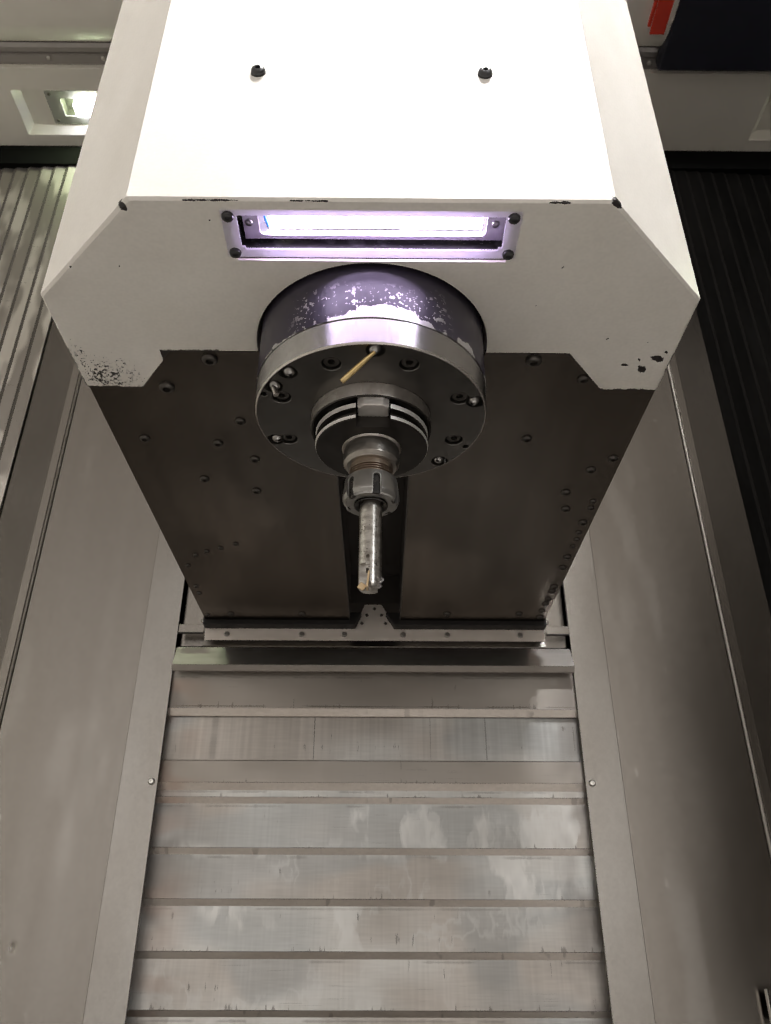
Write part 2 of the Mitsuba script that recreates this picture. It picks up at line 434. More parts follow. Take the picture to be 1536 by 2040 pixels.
scene['holder_dark'] = P(base_color=proc(lambda p, n, uv: mix((0.026, 0.0235, 0.022), (0.055, 0.05, 0.046), fbm(p.x * 90, p.y * 90, p.z * 90, 3))), roughness=0.3, metallic=0.85)
scene['thread_metal'] = P(base_color=rgb(0.36, 0.29, 0.23), roughness=0.28, metallic=0.95)
scene['nut_metal'] = P(base_color=proc(lambda p, n, uv: mix((0.24, 0.232, 0.22), (0.40, 0.39, 0.375), fbm(p.x * 120, p.y * 120, p.z * 120, 3))), roughness=0.30, metallic=0.9)


def shank_color(p, n, uv):
    g = fbm(p.x * 260, p.y * 260, p.z * 420, 3)
    pit = smoothstep(0.66, 0.74, fbm(p.x * 700, p.y * 700, p.z * 900, 2)) * smoothstep(0.4, 0.6, noise(p.x * 150, p.y * 150, p.z * 120))
    c = mix((0.30, 0.278, 0.255), (0.60, 0.58, 0.545), smoothstep(0.2, 0.8, g))
    return mix(c, (0.06, 0.05, 0.045), pit * 0.8)


scene['shank_metal'] = P(base_color=proc(shank_color), roughness=proc(lambda p, n, uv: 0.22 + 0.12 * fbm(p.x * 260, p.y * 260, p.z * 300, 2)), metallic=1.0)
scene['carbide'] = P(base_color=rgb(0.62, 0.47, 0.29), roughness=0.35, metallic=0.8)
scene['pocket_metal'] = P(base_color=rgb(0.62, 0.57, 0.51), roughness=0.42, metallic=0.8)
scene['brass'] = P(base_color=proc(lambda p, n, uv: mix((0.62, 0.43, 0.17), (0.80, 0.62, 0.33), fbm(p.x * 300, p.y * 300, p.z * 300, 2))), roughness=0.3, metallic=0.9)
scene['chip_metal'] = P(base_color=rgb(0.45, 0.43, 0.42), roughness=0.25, metallic=1.0)
scene['ceiling_paint'] = P(base_color=proc(lambda p, n, uv: mix((0.74, 0.71, 0.645), (0.80, 0.77, 0.71), fbm(p.x * 12, p.y * 12, 1.0, 3))), roughness=0.35, specular=0.5)
scene['rail_metal'] = P(base_color=rgb(0.36, 0.34, 0.33), roughness=0.4, metallic=0.75)
scene['bezel_grey'] = P(base_color=rgb(0.34, 0.34, 0.32), roughness=0.4, metallic=0.5)
scene['navy_paint'] = P(base_color=rgb(0.010, 0.011, 0.020), roughness=0.5, specular=0.4)
scene['red_paint'] = P(base_color=rgb(0.56, 0.045, 0.025), roughness=0.4, specular=0.5)
scene['dark_wall'] = P(base_color=rgb(0.11, 0.10, 0.09), roughness=0.6)
scene['tray_grey'] = P(base_color=rgb(0.42, 0.40, 0.37), roughness=0.6)
scene['table_steel'] = P(base_color=rgb(0.40, 0.385, 0.365), roughness=0.5, metallic=0.3)
scene['frame_acrylic'] = {'type': 'principledthin', 'base_color': rgb(0.74, 0.71, 0.77), 'roughness': 0.35, 'diff_trans': 0.9, 'spec_trans': 0.0}
scene['lamp_plate_paint'] = P(base_color=rgb(0.42, 0.38, 0.46), roughness=0.4, specular=0.5)
scene['reflector'] = P(base_color=rgb(0.85, 0.83, 0.86), roughness=0.4)
scene['window_glass'] = {'type': 'thindielectric', 'int_ior': 1.49}
scene['blue_wire'] = P(base_color=rgb(0.04, 0.25, 0.62), roughness=0.35)
scene['led_body'] = P(base_color=rgb(0.8, 0.8, 0.8), roughness=0.5)

# screws: turned heads with a six-sided socket
def screw_mesh(r, h, socket, depth, seg=28, washer=0.0):
    prof = [(1e-5, h - depth), (socket, h - depth), (socket, h), (r * 0.62, h), (r * 0.86, h * 0.74), (r * 0.98, h * 0.36), (r, 0)]
    if washer:
        prof += [(r * 1.14, 0.0), (r * 1.14, -washer)]
    return lathe_mesh(prof, seg)


def place(mesh, n, at, bsdf):
    return moved(mesh, frame_to(n, at))


AX, AY = -0.0072, 0.423      # spindle axis
CX = -0.0075                 # middle of the head

# ================================================================ setting
ZC = 1.3383
slab = box(-1.7, 1.7, 0.848, 1.035, ZC, ZC + 0.09)
# rounded front edge
slab = slab - prism_x([(0.8475, ZC - 0.001), (0.8512, ZC - 0.001), (0.8504, ZC + 0.0002), (0.8490, ZC + 0.0026), (0.8482, ZC + 0.0065), (0.848, ZC + 0.010), (0.8475, ZC + 0.012)], -1.8, 1.8)
def recess(x0, x1):
    y0, y1, c, d = 0.8905, 0.9785, 0.012, 0.014
    pts = [[x0, y0, ZC - 1e-4], [x1, y0, ZC - 1e-4], [x1, y1, ZC - 1e-4], [x0, y1, ZC - 1e-4],
           [x0 + c, y0 + c * 0.6, ZC + d], [x1 - c, y0 + c * 0.6, ZC + d], [x1 - c, y1 - c, ZC + d], [x0 + c, y1 - c, ZC + d]]
    cut = Manifold.hull_points(np.array(pts))
    deep = box(x0 + 0.075, x1 - 0.075, y0 + 0.022, y1 - 0.030, ZC + 0.0, ZC + 0.060)
    return cut + deep
slab = slab - recess(-0.657, -0.402) - recess(0.676, 1.30)
# front part of the ceiling with its rounded lip, and the small flange at the back
front = prism_x([(0.44, ZC - 0.0205), (0.7522, ZC - 0.0205), (0.7526, ZC - 0.0195), (0.764, ZC - 0.0193), (0.776, ZC - 0.0168), (0.787, ZC - 0.0122), (0.796, ZC - 0.0066), (0.8025, ZC - 0.0006), (0.8068, ZC + 0.006), (0.8085, ZC + 0.014), (0.8085, ZC + 0.09), (0.44, ZC + 0.09)], -1.7, 1.7)
flange = box(-1.7, 1.7, 1.0205, 1.0235, ZC - 0.0085, ZC)
struct('ceiling', slab + front + flange, 'ceiling_paint', smooth=25)
struct('wall', box(-1.7, 1.7, 1.10, 1.12, -1.0, 1.45), 'dark_wall')
struct('wall', box(1.25, 1.27, -0.9, 1.10, -1.0, 1.45), 'dark_wall')
struct('wall', box(1.00, 1.27, -0.93, -0.90, -1.0, 1.45), 'dark_wall')
struct('wall', box(-1.32, -1.30, -0.9, 1.10, -1.0, 1.45), 'ceiling_paint')
struct('machine_table', box(-0.75, 0.75, -0.05, 0.86, -0.34, -0.26), 'table_steel')
struct('added_glow_panel', trimesh.Trimesh([[-4.6, -5.0, 0.22], [3.9, -5.0, 0.22], [3.9, -5.0, 1.6], [-4.6, -5.0, 1.6]], [[0, 2, 1], [0, 3, 2]]), 'led_body', emitter=emit(GLOW_PANEL))  # added unseen glow panel that feeds the reflections in the steel
struct('floor', box(-1.7, 1.7, -1.2, 1.10, -0.82, -0.80), 'tray_grey')

# ================================================================ side way covers (upright slats left and right)
pleat_steel_ply = {}
def side_cover(sign, x_start, n, label, steel):
    t = thing('side_way_cover', label, 'way cover', 'way covers beside the column')
    pitch, lipw, flat = 0.0243, 0.0072, 0.0171
    x = x_start
    for i in range(n):
        # a face, then a shallow bevel back that looks away from the column
        xa, xb = x, x + flat
        y = 1.0060 + 0.0012 * min(i, 9)
        prof = [(xa, y), (xb, y - 0.0018), (xb, y + 0.005), (xa, y + 0.005)]
        lip = [(xb + 0.0002, y - 0.0016), (xb + lipw - 0.0002, y + 0.0016), (xb + lipw - 0.0002, y + 0.006), (xb + 0.0002, y + 0.006)]
        def upright(pr):
            pts = [(sign * a, -b) for a, b in pr]
            return Manifold.extrude(CS(pts), ZC + 0.01 + 0.45).transform(np.array([[1, 0, 0, CX], [0, -1, 0, 0], [0, 0, -1, ZC + 0.01]], float))
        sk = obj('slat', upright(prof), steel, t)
        obj('lip', upright(lip), 'pleat_lip' if sign < 0 else 'shaded_lip', sk)
        x += pitch
    lo, hi = sorted((CX + sign * (x_start - 0.01), CX + sign * (x_start + n * pitch)))
    obj('top_shade', box(lo, hi, 1.0010, 1.0195, ZC - 0.050, ZC - 0.0005), 'shade_black', t)  # black strip standing in for the shade below the ceiling
    return t


# (profile helper keeps y positive: the polygon is laid out in (x, -y) and turned over)
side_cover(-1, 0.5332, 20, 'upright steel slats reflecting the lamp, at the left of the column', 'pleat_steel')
side_cover(1, 0.5240, 20, 'upright steel slats at the right of the column, unlit look put into the colour', 'shaded_pleat')

# ================================================================ column front: wide panels, strips, trims
def column_panel(sign, label):
    t = thing('column_panel', label, 'machine panel', 'steel panels beside the slatted cover')
    cx = -0.0095
    X = lambda d: cx + sign * d
    def bx(a, b, y0, y1, z0, z1, c=0.0006):
        a, b = sorted((X(a), X(b)))
        return bbox(a, b, y0, y1, z0, z1, c)
    if sign < 0:
        # front skin with a small dent in it, on a flat backing
        gx = np.unique(np.concatenate([np.linspace(X(0.4445), X(0.286), 9), -0.3877 + np.linspace(-0.022, 0.022, 45)]))
        gz = np.unique(np.concatenate([np.linspace(-0.62, 1.32, 12), 0.0136 + np.linspace(-0.028, 0.028, 45)]))
        xx, zz = np.meshgrid(gx, gz)
        r2 = ((xx + 0.3877) / 0.0026) ** 2 + ((zz - 0.0136) / 0.0040) ** 2
        wave = 0.0007 * (meshkit.noise(np.stack([xx * 9, zz * 2.2, xx * 0 + 3], -1)) - 0.5)
        yy = 0.9768 + 0.0016 * np.exp(-r2) - 0.0003 * np.exp(-r2 / 9) + wave * 0
        vv = np.stack([xx, yy, zz], -1).reshape(-1, 3)
        m_, n_ = len(gz), len(gx)
        ff = [[i * n_ + j, i * n_ + j + 1, (i + 1) * n_ + j + 1, (i + 1) * n_ + j] for i in range(m_ - 1) for j in range(n_ - 1)]
        sk = obj('sheet', (vv, np.array(ff)), 'panel_steel', t, smooth=True, uv=vv[:, [0, 2]])
        obj('backing', bx(0.286, 0.4445, 0.9790, 0.9805, -0.62, 1.32), 'panel_steel', sk)
    else:
        obj('sheet', bx(0.286, 0.4445, 0.9768, 0.9800, -0.62, 1.32), 'panel_steel', t)
    obj('edge_strip', bx(0.2478, 0.2915, 0.9742, 0.9757, -0.62, 1.32), 'strip_steel', t)
    bead = lathe_mesh([(1e-5, -0.62), (0.0021, -0.62), (0.0021, 1.32), (1e-5, 1.32)], 20)
    obj('bead', moved(bead, frame_to([0, 0, 1], [X(0.4478), 0.9775, 0])), 'bead_steel', t, smooth=40)
    obj('trim_strip', bx(0.4505, 0.4620, 0.9765, 0.9790, -0.62, 1.32), 'panel_steel', t)
    obj('flank', bx(0.4625, 0.5235, 0.9990, 1.0020, -0.62, 1.32), 'grey_steel', t)
    obj('flank_return', bx(0.4600, 0.4620, 0.9792, 1.0020, -0.62, 1.32), 'grey_steel', t)
    obj('gap_backing', bx(0.4200, 0.4590, 0.9830, 0.9850, -0.62, 1.32), 'void', t)
    s = screw_mesh(0.0040, 0.0028, 0.0015, 0.0016)
    for z in (0.1834, 0.70, -0.28):
        obj('screw', moved(s, frame_to([0, -1, 0], [X(0.2550), 0.9742, z])), 'screw_steel', t, smooth=35)
    return t


column_panel(-1, 'wide lit brushed steel panel at the left of the slatted cover')
column_panel(1, 'wide shaded brushed steel panel at the right of the slatted cover')
t = thing('panel_clip', 'small bent metal clip at the right edge, low on the right panel', 'clip')
obj('plate', bbox(0.3990, 0.425, 0.9640, 0.9668, -0.052, -0.0225, 0.0004), 'grey_steel', t)
obj('rim', bbox(0.3968, 0.3984, 0.9632, 0.9690, -0.052, -0.0218, 0.0004), 'screw_steel', t)

# ================================================================ telescopic cover on the column: slats below the head
wc = thing('telescopic_cover', 'wide slatted steel cover below the head, stained and scratched', 'way cover')
Z98 = [(0.3215, 0.3260, 0.3189), (0.3189, 0.2710, 0.2624), (0.2624, 0.2089, 0.2089), (0.2089, 0.1837, 0.1759), (0.1755, 0.1675, 0.1598),
       (0.1598, 0.1131, 0.1052), (0.1052, 0.0611, 0.0532), (0.0532, 0.0106, 0.0026), (0.0026, -0.0426, -0.0496), (-0.0496, -0.096, -0.104), (-0.104, -0.150, -0.158)]
DEPTH = [0.9600, 0.9800, 0.9885, 0.9850, 0.9890, 0.9920, 0.9950, 0.9980, 1.0010, 1.0040, 1.0070]
XL, XR = -0.272, 0.253
# sheet above, behind the head
obj('top_sheet', bbox(XL, XR, 0.9880, 0.9900, 0.352, 0.80, 0.0004), 'panel_steel', wc)
for i, ((zt, zl, zb), y) in enumerate(zip(Z98, DEPTH)):
    k = y / 0.98
    zt, zl, zb = zt * k, zl * k, zb * k
    if i == 0:      # the ledge: slopes out from the sheet above down to its lip
        body = prism_x([(0.9735, 0.3460), (y, zl), (y + 0.002, zl - 0.001), (0.9755, 0.3450)], -0.2555, 0.2370)
        lip = prism_x([(y, zl - 0.0002), (y + 0.0035, zb), (y + 0.006, zb), (y + 0.0035, zl - 0.0002)], -0.2560, 0.2375)
    else:
        body = bbox(XL, XR, y, y + 0.0022, zl, zt + (0.0 if i == 3 else 0.012), 0.0004)
        lip = prism_x([(y - 0.0003, zl), (y + 0.0036, zb), (y + 0.0062, zb), (y + 0.0030, zl)], XL + 0.001, XR - 0.001)
    s_key = obj('slat', body, 'slat_steel' if i else 'ledge_steel', wc)
    if zl - zb > 0.001:
        obj('lip', lip, 'lip_steel' if i else 'bracket_dull', s_key)
# end tabs of the top sheet
for x0, x1 in ((-0.2555, -0.2235), (0.2085, 0.2375)):
    obj('end_tab', bbox(x0, x1, 0.9690, 0.9712, 0.3640, 0.3748, 0.0004), 'panel_steel', wc)
    obj('tab_edge', bbox(x0, x1, 0.9672, 0.9712, 0.3622, 0.3638, 0.0003), 'dark_edge', wc)

obj('side_gap', box(0.2366, 0.2380, 0.9705, 0.9720, 0.3640, 0.80), 'void', wc)

# ================================================================ the spindle head
head = thing('spindle_casing', 'large white machine head with chipped paint and dark underside', 'machine head')
outline = [(-0.1389, 0.301), (0.1257, 0.301), (0.1970, 0.375), (0.1970, 0.700), (-0.2120, 0.700), (-0.2120, 0.375)]
ob = np.array(outline)
c = ob.mean(0)
inner = [(x - 0.0016 * np.sign(x - CX), y + (0.0016 if y < 0.35 else 0.0008)) for x, y in outline]
hull_pts = [[x, y, 0.3600] for x, y in inner] + [[x, y, 0.3614] for x, y in outline] + [[x, y, 1.15] for x, y in outline]
cover = Manifold.hull_points(np.array(hull_pts))
keep = prism_z([(-0.3, 0.2), (0.3, 0.2), (0.3, 0.4650), (0.1564, 0.4650), (0.1260, 0.4256), (-0.1427, 0.4256), (-0.1714, 0.4650), (-0.3, 0.4650)], 0.30, 0.3660)
top = box(-0.4, 0.4, 0.2, 0.465, 0.3659, 1.2)
cover = cover ^ (keep + top)
cover = cover - cyl(AX, AY, 0.30, 0.42, 0.0767, seg=160)
cover = cover - box(-0.0900, 0.0766, 0.3082, 0.3424, 0.355, 0.3622) - box(-0.0850, 0.0716, 0.3092, 0.3450, 0.360, 0.395)
obj('cover', cover, 'white_paint', head, smooth=20)
# rear body above the plates (white sides, dark belly)
body = prism_z([(-0.2115, 0.4660), (0.1965, 0.4660), (0.1965, 0.9190), (-0.2115, 0.9190)], 0.3665, 1.15)
body = body - box(-0.0378, 0.0226, 0.50, 0.93, 0.30, 0.43) - cyl(AX, AY, 0.30, 0.42, 0.0767, seg=96)
obj('rear_body', body, 'void', head)
# saddle that carries the head on the column
obj('saddle', box(-0.2110, 0.1960, 0.9385, 0.9872, 0.3920, 1.15) + box(-0.2110, 0.1960, 0.9185, 0.9390, 0.4300, 1.15), 'void', head)
hole = cyl(AX, AY, 0.30, 0.42, 0.0767, seg=160)
lp = prism_z([(-0.1424, 0.4259), (-0.0379, 0.4259), (-0.0379, 0.9190), (-0.2118, 0.9190), (-0.2106, 0.4653), (-0.1711, 0.4653)], 0.3618, 0.3640) - hole
rp = prism_z([(0.0227, 0.4259), (0.1257, 0.4259), (0.1561, 0.4653), (0.1964, 0.4653), (0.1968, 0.9190), (0.0227, 0.9190)], 0.3618, 0.3640) - hole
mp = prism_z([(-0.0377, 0.4259), (0.0225, 0.4259), (0.0225, 0.6000), (-0.0377, 0.6000)], 0.3622, 0.3644) - hole
lk = obj('underside_plate', lp, 'dark_plate', head)
rk = obj('underside_plate', rp, 'dark_plate', head)
# folded edges that border the slot
for x in (-0.0386, 0.0220):
    obj('slot_edge', bbox(x, x + 0.0014, 0.470, 0.9185, 0.3612, 0.3760, 0.0003), 'dark_edge', head)
sm = screw_mesh(0.0042, 0.0022, 0.0019, 0.0018)
sb = screw_mesh(0.0058, 0.0030, 0.0026, 0.0026)
ss = screw_mesh(0.0030, 0.0016, 0.0013, 0.0012)
L_B = [(-0.1184, 0.4359, 2), (-0.1548, 0.4673, 2), (-0.1084, 0.5088, 1), (-0.1871, 0.5327, 1), (-0.1305, 0.5391, 1), (-0.1044, 0.5623, 1), (-0.1515, 0.5937, 1), (-0.1099, 0.6134, 1),
       (-0.1439, 0.7170, 0), (-0.1603, 0.7260, 0), (-0.1758, 0.7341, 0), (-0.1885, 0.7423, 0), (-0.2013, 0.7674, 0), (-0.2033, 0.8201, 0), (-0.2037, 0.8395, 0), (-0.2058, 0.9038, 0), (-0.0936, 0.8991, 1), (-0.1781, 0.9002, 1)]
R_B = [(0.1034, 0.4352, 2), (0.1415, 0.4551, 1), (0.1136, 0.5301, 1), (0.1886, 0.5576, 1), (0.1746, 0.5755, 1), (0.1611, 0.6129, 1), (0.1885, 0.6285, 0), (0.1894, 0.6403, 0), (0.1671, 0.6425, 1),
       (0.1882, 0.6681, 1), (0.1888, 0.6884, 0), (0.1900, 0.7031, 0), (0.1893, 0.7183, 0), (0.1886, 0.7422, 1), (0.1890, 0.7673, 1), (0.1893, 0.8163, 1), (0.1894, 0.8287, 1), (0.1891, 0.8514, 1),
       (0.1886, 0.8646, 1), (0.1883, 0.8858, 1), (0.1892, 0.9047, 1), (0.0780, 0.8967, 1), (0.1627, 0.8955, 1)]
for key, B in ((lk, L_B), (rk, R_B)):
    for x, y, s in B:
        obj('bolt', moved((ss, sm, sb)[s], frame_to([0, 0, -1], [x, y, 0.3618])), 'oxide_bolt', key, smooth=35)
# black buttons on the front
cap = lathe_mesh([(1e-5, 0.0022), (0.0016, 0.0022), (0.0018, 0.0043), (0.0030, 0.0041), (0.0043, 0.0031), (0.0048, 0.0017), (0.0049, 0.0012), (0.0044, 0.0010), (0.0046, 0.0006), (0.0052, 0.0005), (0.0053, 0.0)], 36)
for x, z in ((-0.0763, 0.4715), (0.0610, 0.4715)):
    obj('button_screw', moved(cap, frame_to([0, -1, 0], [x, 0.301, z]) @ np.diag([0.9, 0.9, 0.8, 1.0])), 'black_screw', head, smooth=35)
# rear: black rubber seal, steel bracket with its tongue and lip, screws
obj('rear_seal', bbox(-0.2145, 0.1992, 0.9192, 0.9345, 0.3560, 0.3720, 0.0008) - prism_y([(-0.0345, 0.350), (-0.0205, 0.380), (0.0004, 0.380), (0.0200, 0.350)], 0.90, 0.94), 'rubber', head)
br = prism_y([(-0.2140, 0.3415), (0.1988, 0.3415), (0.1988, 0.3570), (0.0186, 0.3570), (0.0001, 0.3885), (-0.0203, 0.3885), (-0.0330, 0.3565), (-0.2140, 0.3565)], 0.9350, 0.9372)
bk = obj('rear_bracket', br, 'bracket_steel', head)
obj('lip', prism_x([(0.9350, 0.3413), (0.9322, 0.3335), (0.9344, 0.3328), (0.9372, 0.3408)], -0.2142, 0.1985), 'strip_steel', bk)
s2 = screw_mesh(0.0034, 0.0026, 0.0013, 0.0015, 24, 0.0)
for x in (-0.1871, -0.0965, -0.0447, 0.0267, 0.0804, 0.1689):
    obj('screw', moved(s2, frame_to([0, -1, 0], [x, 0.9350, 0.3490])), 'nozzle_metal', bk, smooth=35)
s3 = screw_mesh(0.0020, 0.0016, 0.0008, 0.0009, 20)
for x, z in ((-0.0084, 0.3829), (-0.0176, 0.3744), (0.0003, 0.3744), (-0.0236, 0.3638), (0.0053, 0.3638)):
    obj('screw', moved(s3, frame_to([0, -1, 0], [x, 0.9350, z])), 'oxide_bolt', bk, smooth=35)
for sx, x in ((-1, -0.2150), (1, 0.1998)):
    obj('side_screw', moved(screw_mesh(0.0030, 0.0034, 0.0012, 0.0016, 24), frame_to([sx * 0.75, -0.65, 0.0], [x, 0.928, 0.3625])), 'screw_steel', head, smooth=35)

# ================================================================ lamp in the head
lamp = thing('work_lamp', 'long glowing lamp behind a screwed window in the white head', 'lamp')
fr = box(-0.0902, 0.0768, 0.3080, 0.3426, 0.3603, 0.3620) - box(-0.0815, 0.0682, 0.3125, 0.3370, 0.35, 0.37)
fr = fr + box(-0.0817, -0.0795, 0.3352, 0.3372, 0.3606, 0.3621) + box(0.0662, 0.0684, 0.3352, 0.3372, 0.3606, 0.3621)
obj('frame', fr, 'frame_acrylic', lamp)
fs = lathe_mesh([(1e-5, 0.0012), (0.0013, 0.0012), (0.0014, 0.0022), (0.0030, 0.0018), (0.0034, 0.0008), (0.0034, 0.0)], 28)
for x, y in ((-0.0860, 0.3128), (0.0722, 0.3128), (-0.0857, 0.3389), (0.0724, 0.3389)):
    obj('frame_screw', moved(fs, frame_to([0, 0, -1], [x, y, 0.3603])), 'black_screw', lamp, smooth=35)
obj('glass', trimesh.Trimesh([[-0.0815, 0.3125, 0.3616], [0.0682, 0.3125, 0.3616], [0.0682, 0.3370, 0.3616], [-0.0815, 0.3370, 0.3616]], [[0, 2, 1], [0, 3, 2]]), 'window_glass', lamp)
def rounded(x0, x1, y0, y1, r, z0, z1):
    cs = CrossSection.square([x1 - x0 - 2 * r, y1 - y0 - 2 * r]).translate([x0 + r, y0 + r]).offset(r, m3.JoinType.Round, circular_segments=24)
    return Manifold.extrude(cs, z1 - z0).translate([0, 0, z0])
plate = box(-0.0812, 0.0703, 0.3096, 0.3412, 0.3740, 0.3750) - rounded(-0.0722, 0.0600, 0.3120, 0.3386, 0.0035, 0.370, 0.378)
obj('lamp_plate', plate, 'lamp_plate_paint', lamp)
ps = lathe_mesh([(1e-5, 0.0008), (0.0007, 0.0008), (0.0008, 0.0014), (0.0020, 0.0011), (0.0024, 0.0002), (0.0024, 0.0)], 24)
for x in (-0.0776, 0.0648):
    obj('plate_screw', moved(ps, frame_to([0, 0, -1], [x, 0.3290, 0.3740])), 'nozzle_metal', lamp, smooth=35)
tray = box(-0.0800, 0.0690, 0.3097, 0.3406, 0.3751, 0.3930)
tray_cut = box(-0.0740, 0.0620, 0.3110, 0.3396, 0.3700, 0.3860)
obj('reflector_tray', tray - tray_cut, 'reflector', lamp)
obj('cavity_wall', box(-0.0849, 0.0715, 0.3440, 0.3449, 0.3624, 0.3940) + box(-0.0849, 0.0715, 0.3093, 0.3096, 0.3624, 0.3740) + box(-0.0849, 0.0715, 0.3093, 0.3449, 0.3936, 0.3948) + box(-0.0849, -0.0843, 0.3097, 0.3439, 0.3624, 0.3935) + box(0.0709, 0.0715, 0.3097, 0.3439, 0.3624, 0.3935), 'speckled_black', lamp)
quads, faces = [], []
for i in range(22):
    x = -0.0645 + i * (0.0555 + 0.0645) / 21
    a = len(quads)
    quads += [[x - 0.0027, 0.3125, 0.3800], [x + 0.0027, 0.3125, 0.3800], [x + 0.0027, 0.3385, 0.3800], [x - 0.0027, 0.3385, 0.3800]]
    faces += [[a, a + 2, a + 1], [a, a + 3, a + 2]]
obj('led_row', trimesh.Trimesh(quads, faces, process=False), 'led_body', lamp, emitter=emit(LED_WHITE))
tt = np.linspace(0, 1, 14)
obj('wire', tube(np.stack([-0.0716 + 0.0045 * tt + 0.0006 * np.sin(tt * 6), 0.3135 + 0.021 * tt, 0.3768 + 0.002 * np.sin(tt * 3.1)], 1), 0.0008), 'blue_wire', lamp, smooth=True)

# ================================================================ spindle nose
sp = thing('spindle', 'round spindle nose with bright steel ring and peeling dark sleeve', 'spindle')
at_axis = frame_to([0, 0, 1], [AX, AY, 0])
def turned(name, prof, bsdf, parent, seg=180, smooth=30, label=None):
    return obj(name, moved(lathe_mesh(prof, seg), at_axis), bsdf, parent, smooth=smooth, label=label)
def turned_uv(name, prof, bsdf, parent, seg=180, label=None):
    v, f = lathe(prof, seg)
    n = len(prof)
    # own seam so that u runs round once
    vv, uv, ff = [], [], []
    a = np.arange(seg + 1) * 2 * np.pi / seg
    for i, (r, z) in enumerate(prof):
        for j in range(seg + 1):
            vv.append([AX + r * math.cos(a[j]), AY + r * math.sin(a[j]), z])
            uv.append([j / seg, i / max(n - 1, 1)])
    for i in range(n - 1):
        for j in range(seg):
            p0, p1, p2, p3 = i * (seg + 1) + j, i * (seg + 1) + j + 1, (i + 1) * (seg + 1) + j + 1, (i + 1) * (seg + 1) + j
            ff += [[p0, p1, p2], [p0, p2, p3]]
    tm = trimesh.Trimesh(vv, ff, process=False)
    return obj(name, tm, bsdf, parent, smooth=True, uv=np.array(uv), label=label)
turned('sleeve', [(0.0736, 0.3208), (0.0738, 0.3212), (0.0738, 0.4200)], 'sleeve_paint', sp, label='dark sleeve with paint peeling off above the ring')
turned_uv('ring', [(0.0731, 0.3032), (0.0731, 0.3206)], 'ring_metal', sp, label='bright turned steel ring')
turned('ring_groove', [(0.0731, 0.3206), (0.0727, 0.3206), (0.0727, 0.3209), (0.0736, 0.3209)], 'oxide', sp)
face = lathe([(0.030, 0.306), (0.0723, 0.306)], 4)
disc = cyl(AX, AY, 0.3024, 0.3120, 0.0726, seg=180)
disc = Manifold.extrude(CrossSection.circle(0.0729, 180), 0.0090).translate([AX, AY, 0.3031]) + cyl(AX, AY, 0.3024, 0.30315, 0.0721, 0.0729, seg=180)
disc = disc.trim_by_plane([0, 0, -1], -0.3100)
turned('face_edge', [(0.07315, 0.3033), (0.0724, 0.30225), (0.0720, 0.30225)], 'boss_metal', sp, smooth=False)
bolts, nozz, dots = [], [], []
for k in range(8):
    a = math.radians(22.5 + 45 * k)
    bolts.append((AX + 0.059 * math.cos(a), AY + 0.059 * math.sin(a)))
for x, y in bolts:
    disc = disc - cyl(x, y, 0.30, 0.3085, 0.0058, seg=32) - cyl(x, y, 0.3020, 0.3030, 0.0066, 0.0056, seg=32)
for d in (-135.9, -150, -87.3, 160, -16.8, 46):
    a = math.radians(d)
    nozz.append((AX + 0.0672 * math.cos(a), AY + 0.0672 * math.sin(a)))
for x, y in nozz:
    disc = disc - cyl(x, y, 0.30, 0.3070, 0.0058, seg=28)
for d in (-158.5, 25.7, -20.5 + 120):
    a = math.radians(d)
    x, y = AX + 0.0700 * math.cos(a), AY + 0.0700 * math.sin(a)
    disc = disc - cyl(x, y, 0.30, 0.3075, 0.0022, seg=20) - cyl(x, y, 0.3020, 0.3030, 0.0028, 0.0020, seg=20)
disc = disc - cyl(AX, AY, 0.29, 0.32, 0.0383, seg=120)
# keep its outer wall just inside the polished ring
fp = obj('face_plate', disc ^ cyl(AX, AY, 0.29, 0.33, 0.07305, seg=180), 'oxide', sp, smooth=25)
bolt = lathe_mesh([(1e-5, 0.0012), (0.0021, 0.0012), (0.0022, 0.0042), (0.0044, 0.0042), (0.0050, 0.0036), (0.0050, 0.0)], 30)
hexs = lathe_mesh([(1e-5, 0.0010), (0.0023, 0.0010), (0.0023, 0.0045)], 6)
for x, y in bolts:
    obj('socket_bolt', moved(bolt, frame_to([0, 0, -1], [x, y, 0.3082])), 'oxide_bolt', fp, smooth=35)
ball = lathe_mesh([(1e-5, 0.0030), (0.0010, 0.0030), (0.0011, 0.0058), (0.0022, 0.0054), (0.0033, 0.0042), (0.0039, 0.0022), (0.0041, 0.0)], 28)
tilts = [(0.3, 0.15, -1), (0.4, 0.35, -1), (-0.3, 0.3, -1), (0.5, -0.1, -1), (-0.4, 0.1, -1), (-0.3, -0.4, -1)]
for i, ((x, y), d) in enumerate(zip(nozz, tilts)):
    nk = obj('coolant_nozzle', moved(ball, frame_to(d, [x, y, 0.3066])), 'nozzle_metal', sp, smooth=35)
    if i == 1:
        dd = np.array([0.35, 0.05, -1.0]); dd /= np.linalg.norm(dd)
        o = np.array([x, y, 0.3020])
        obj('spout', tube([o, o + dd * 0.003, o + dd * 0.0062], 0.0017, 16), 'holder_metal', nk, smooth=40)
    if i == 2:
        o = np.array([x - 0.0005, y, 0.3010])
        e = np.array([-0.0230, 0.3630, 0.2855])
        s_ = np.linspace(0, 1, 9)[:, None]
        obj('brass_tube', tube(o + (e - o) * s_, np.array([0.0011, 0.0013, 0.0015, 0.0016, 0.0017, 0.0017, 0.0017, 0.0017, 0.0016]), 18), 'brass', nk, smooth=40, label='bent brass coolant tube pointing at the tool')
turned_uv('boss', [(0.0380, 0.2934), (0.0380, 0.3026)], 'boss_metal', sp)
turned('boss_mouth', [(0.0380, 0.2934), (0.0374, 0.2927), (0.0362, 0.2930), (0.0355, 0.2945), (0.0300, 0.2960), (0.0240, 0.3000)], 'holder_dark', sp)
KX = -0.0054
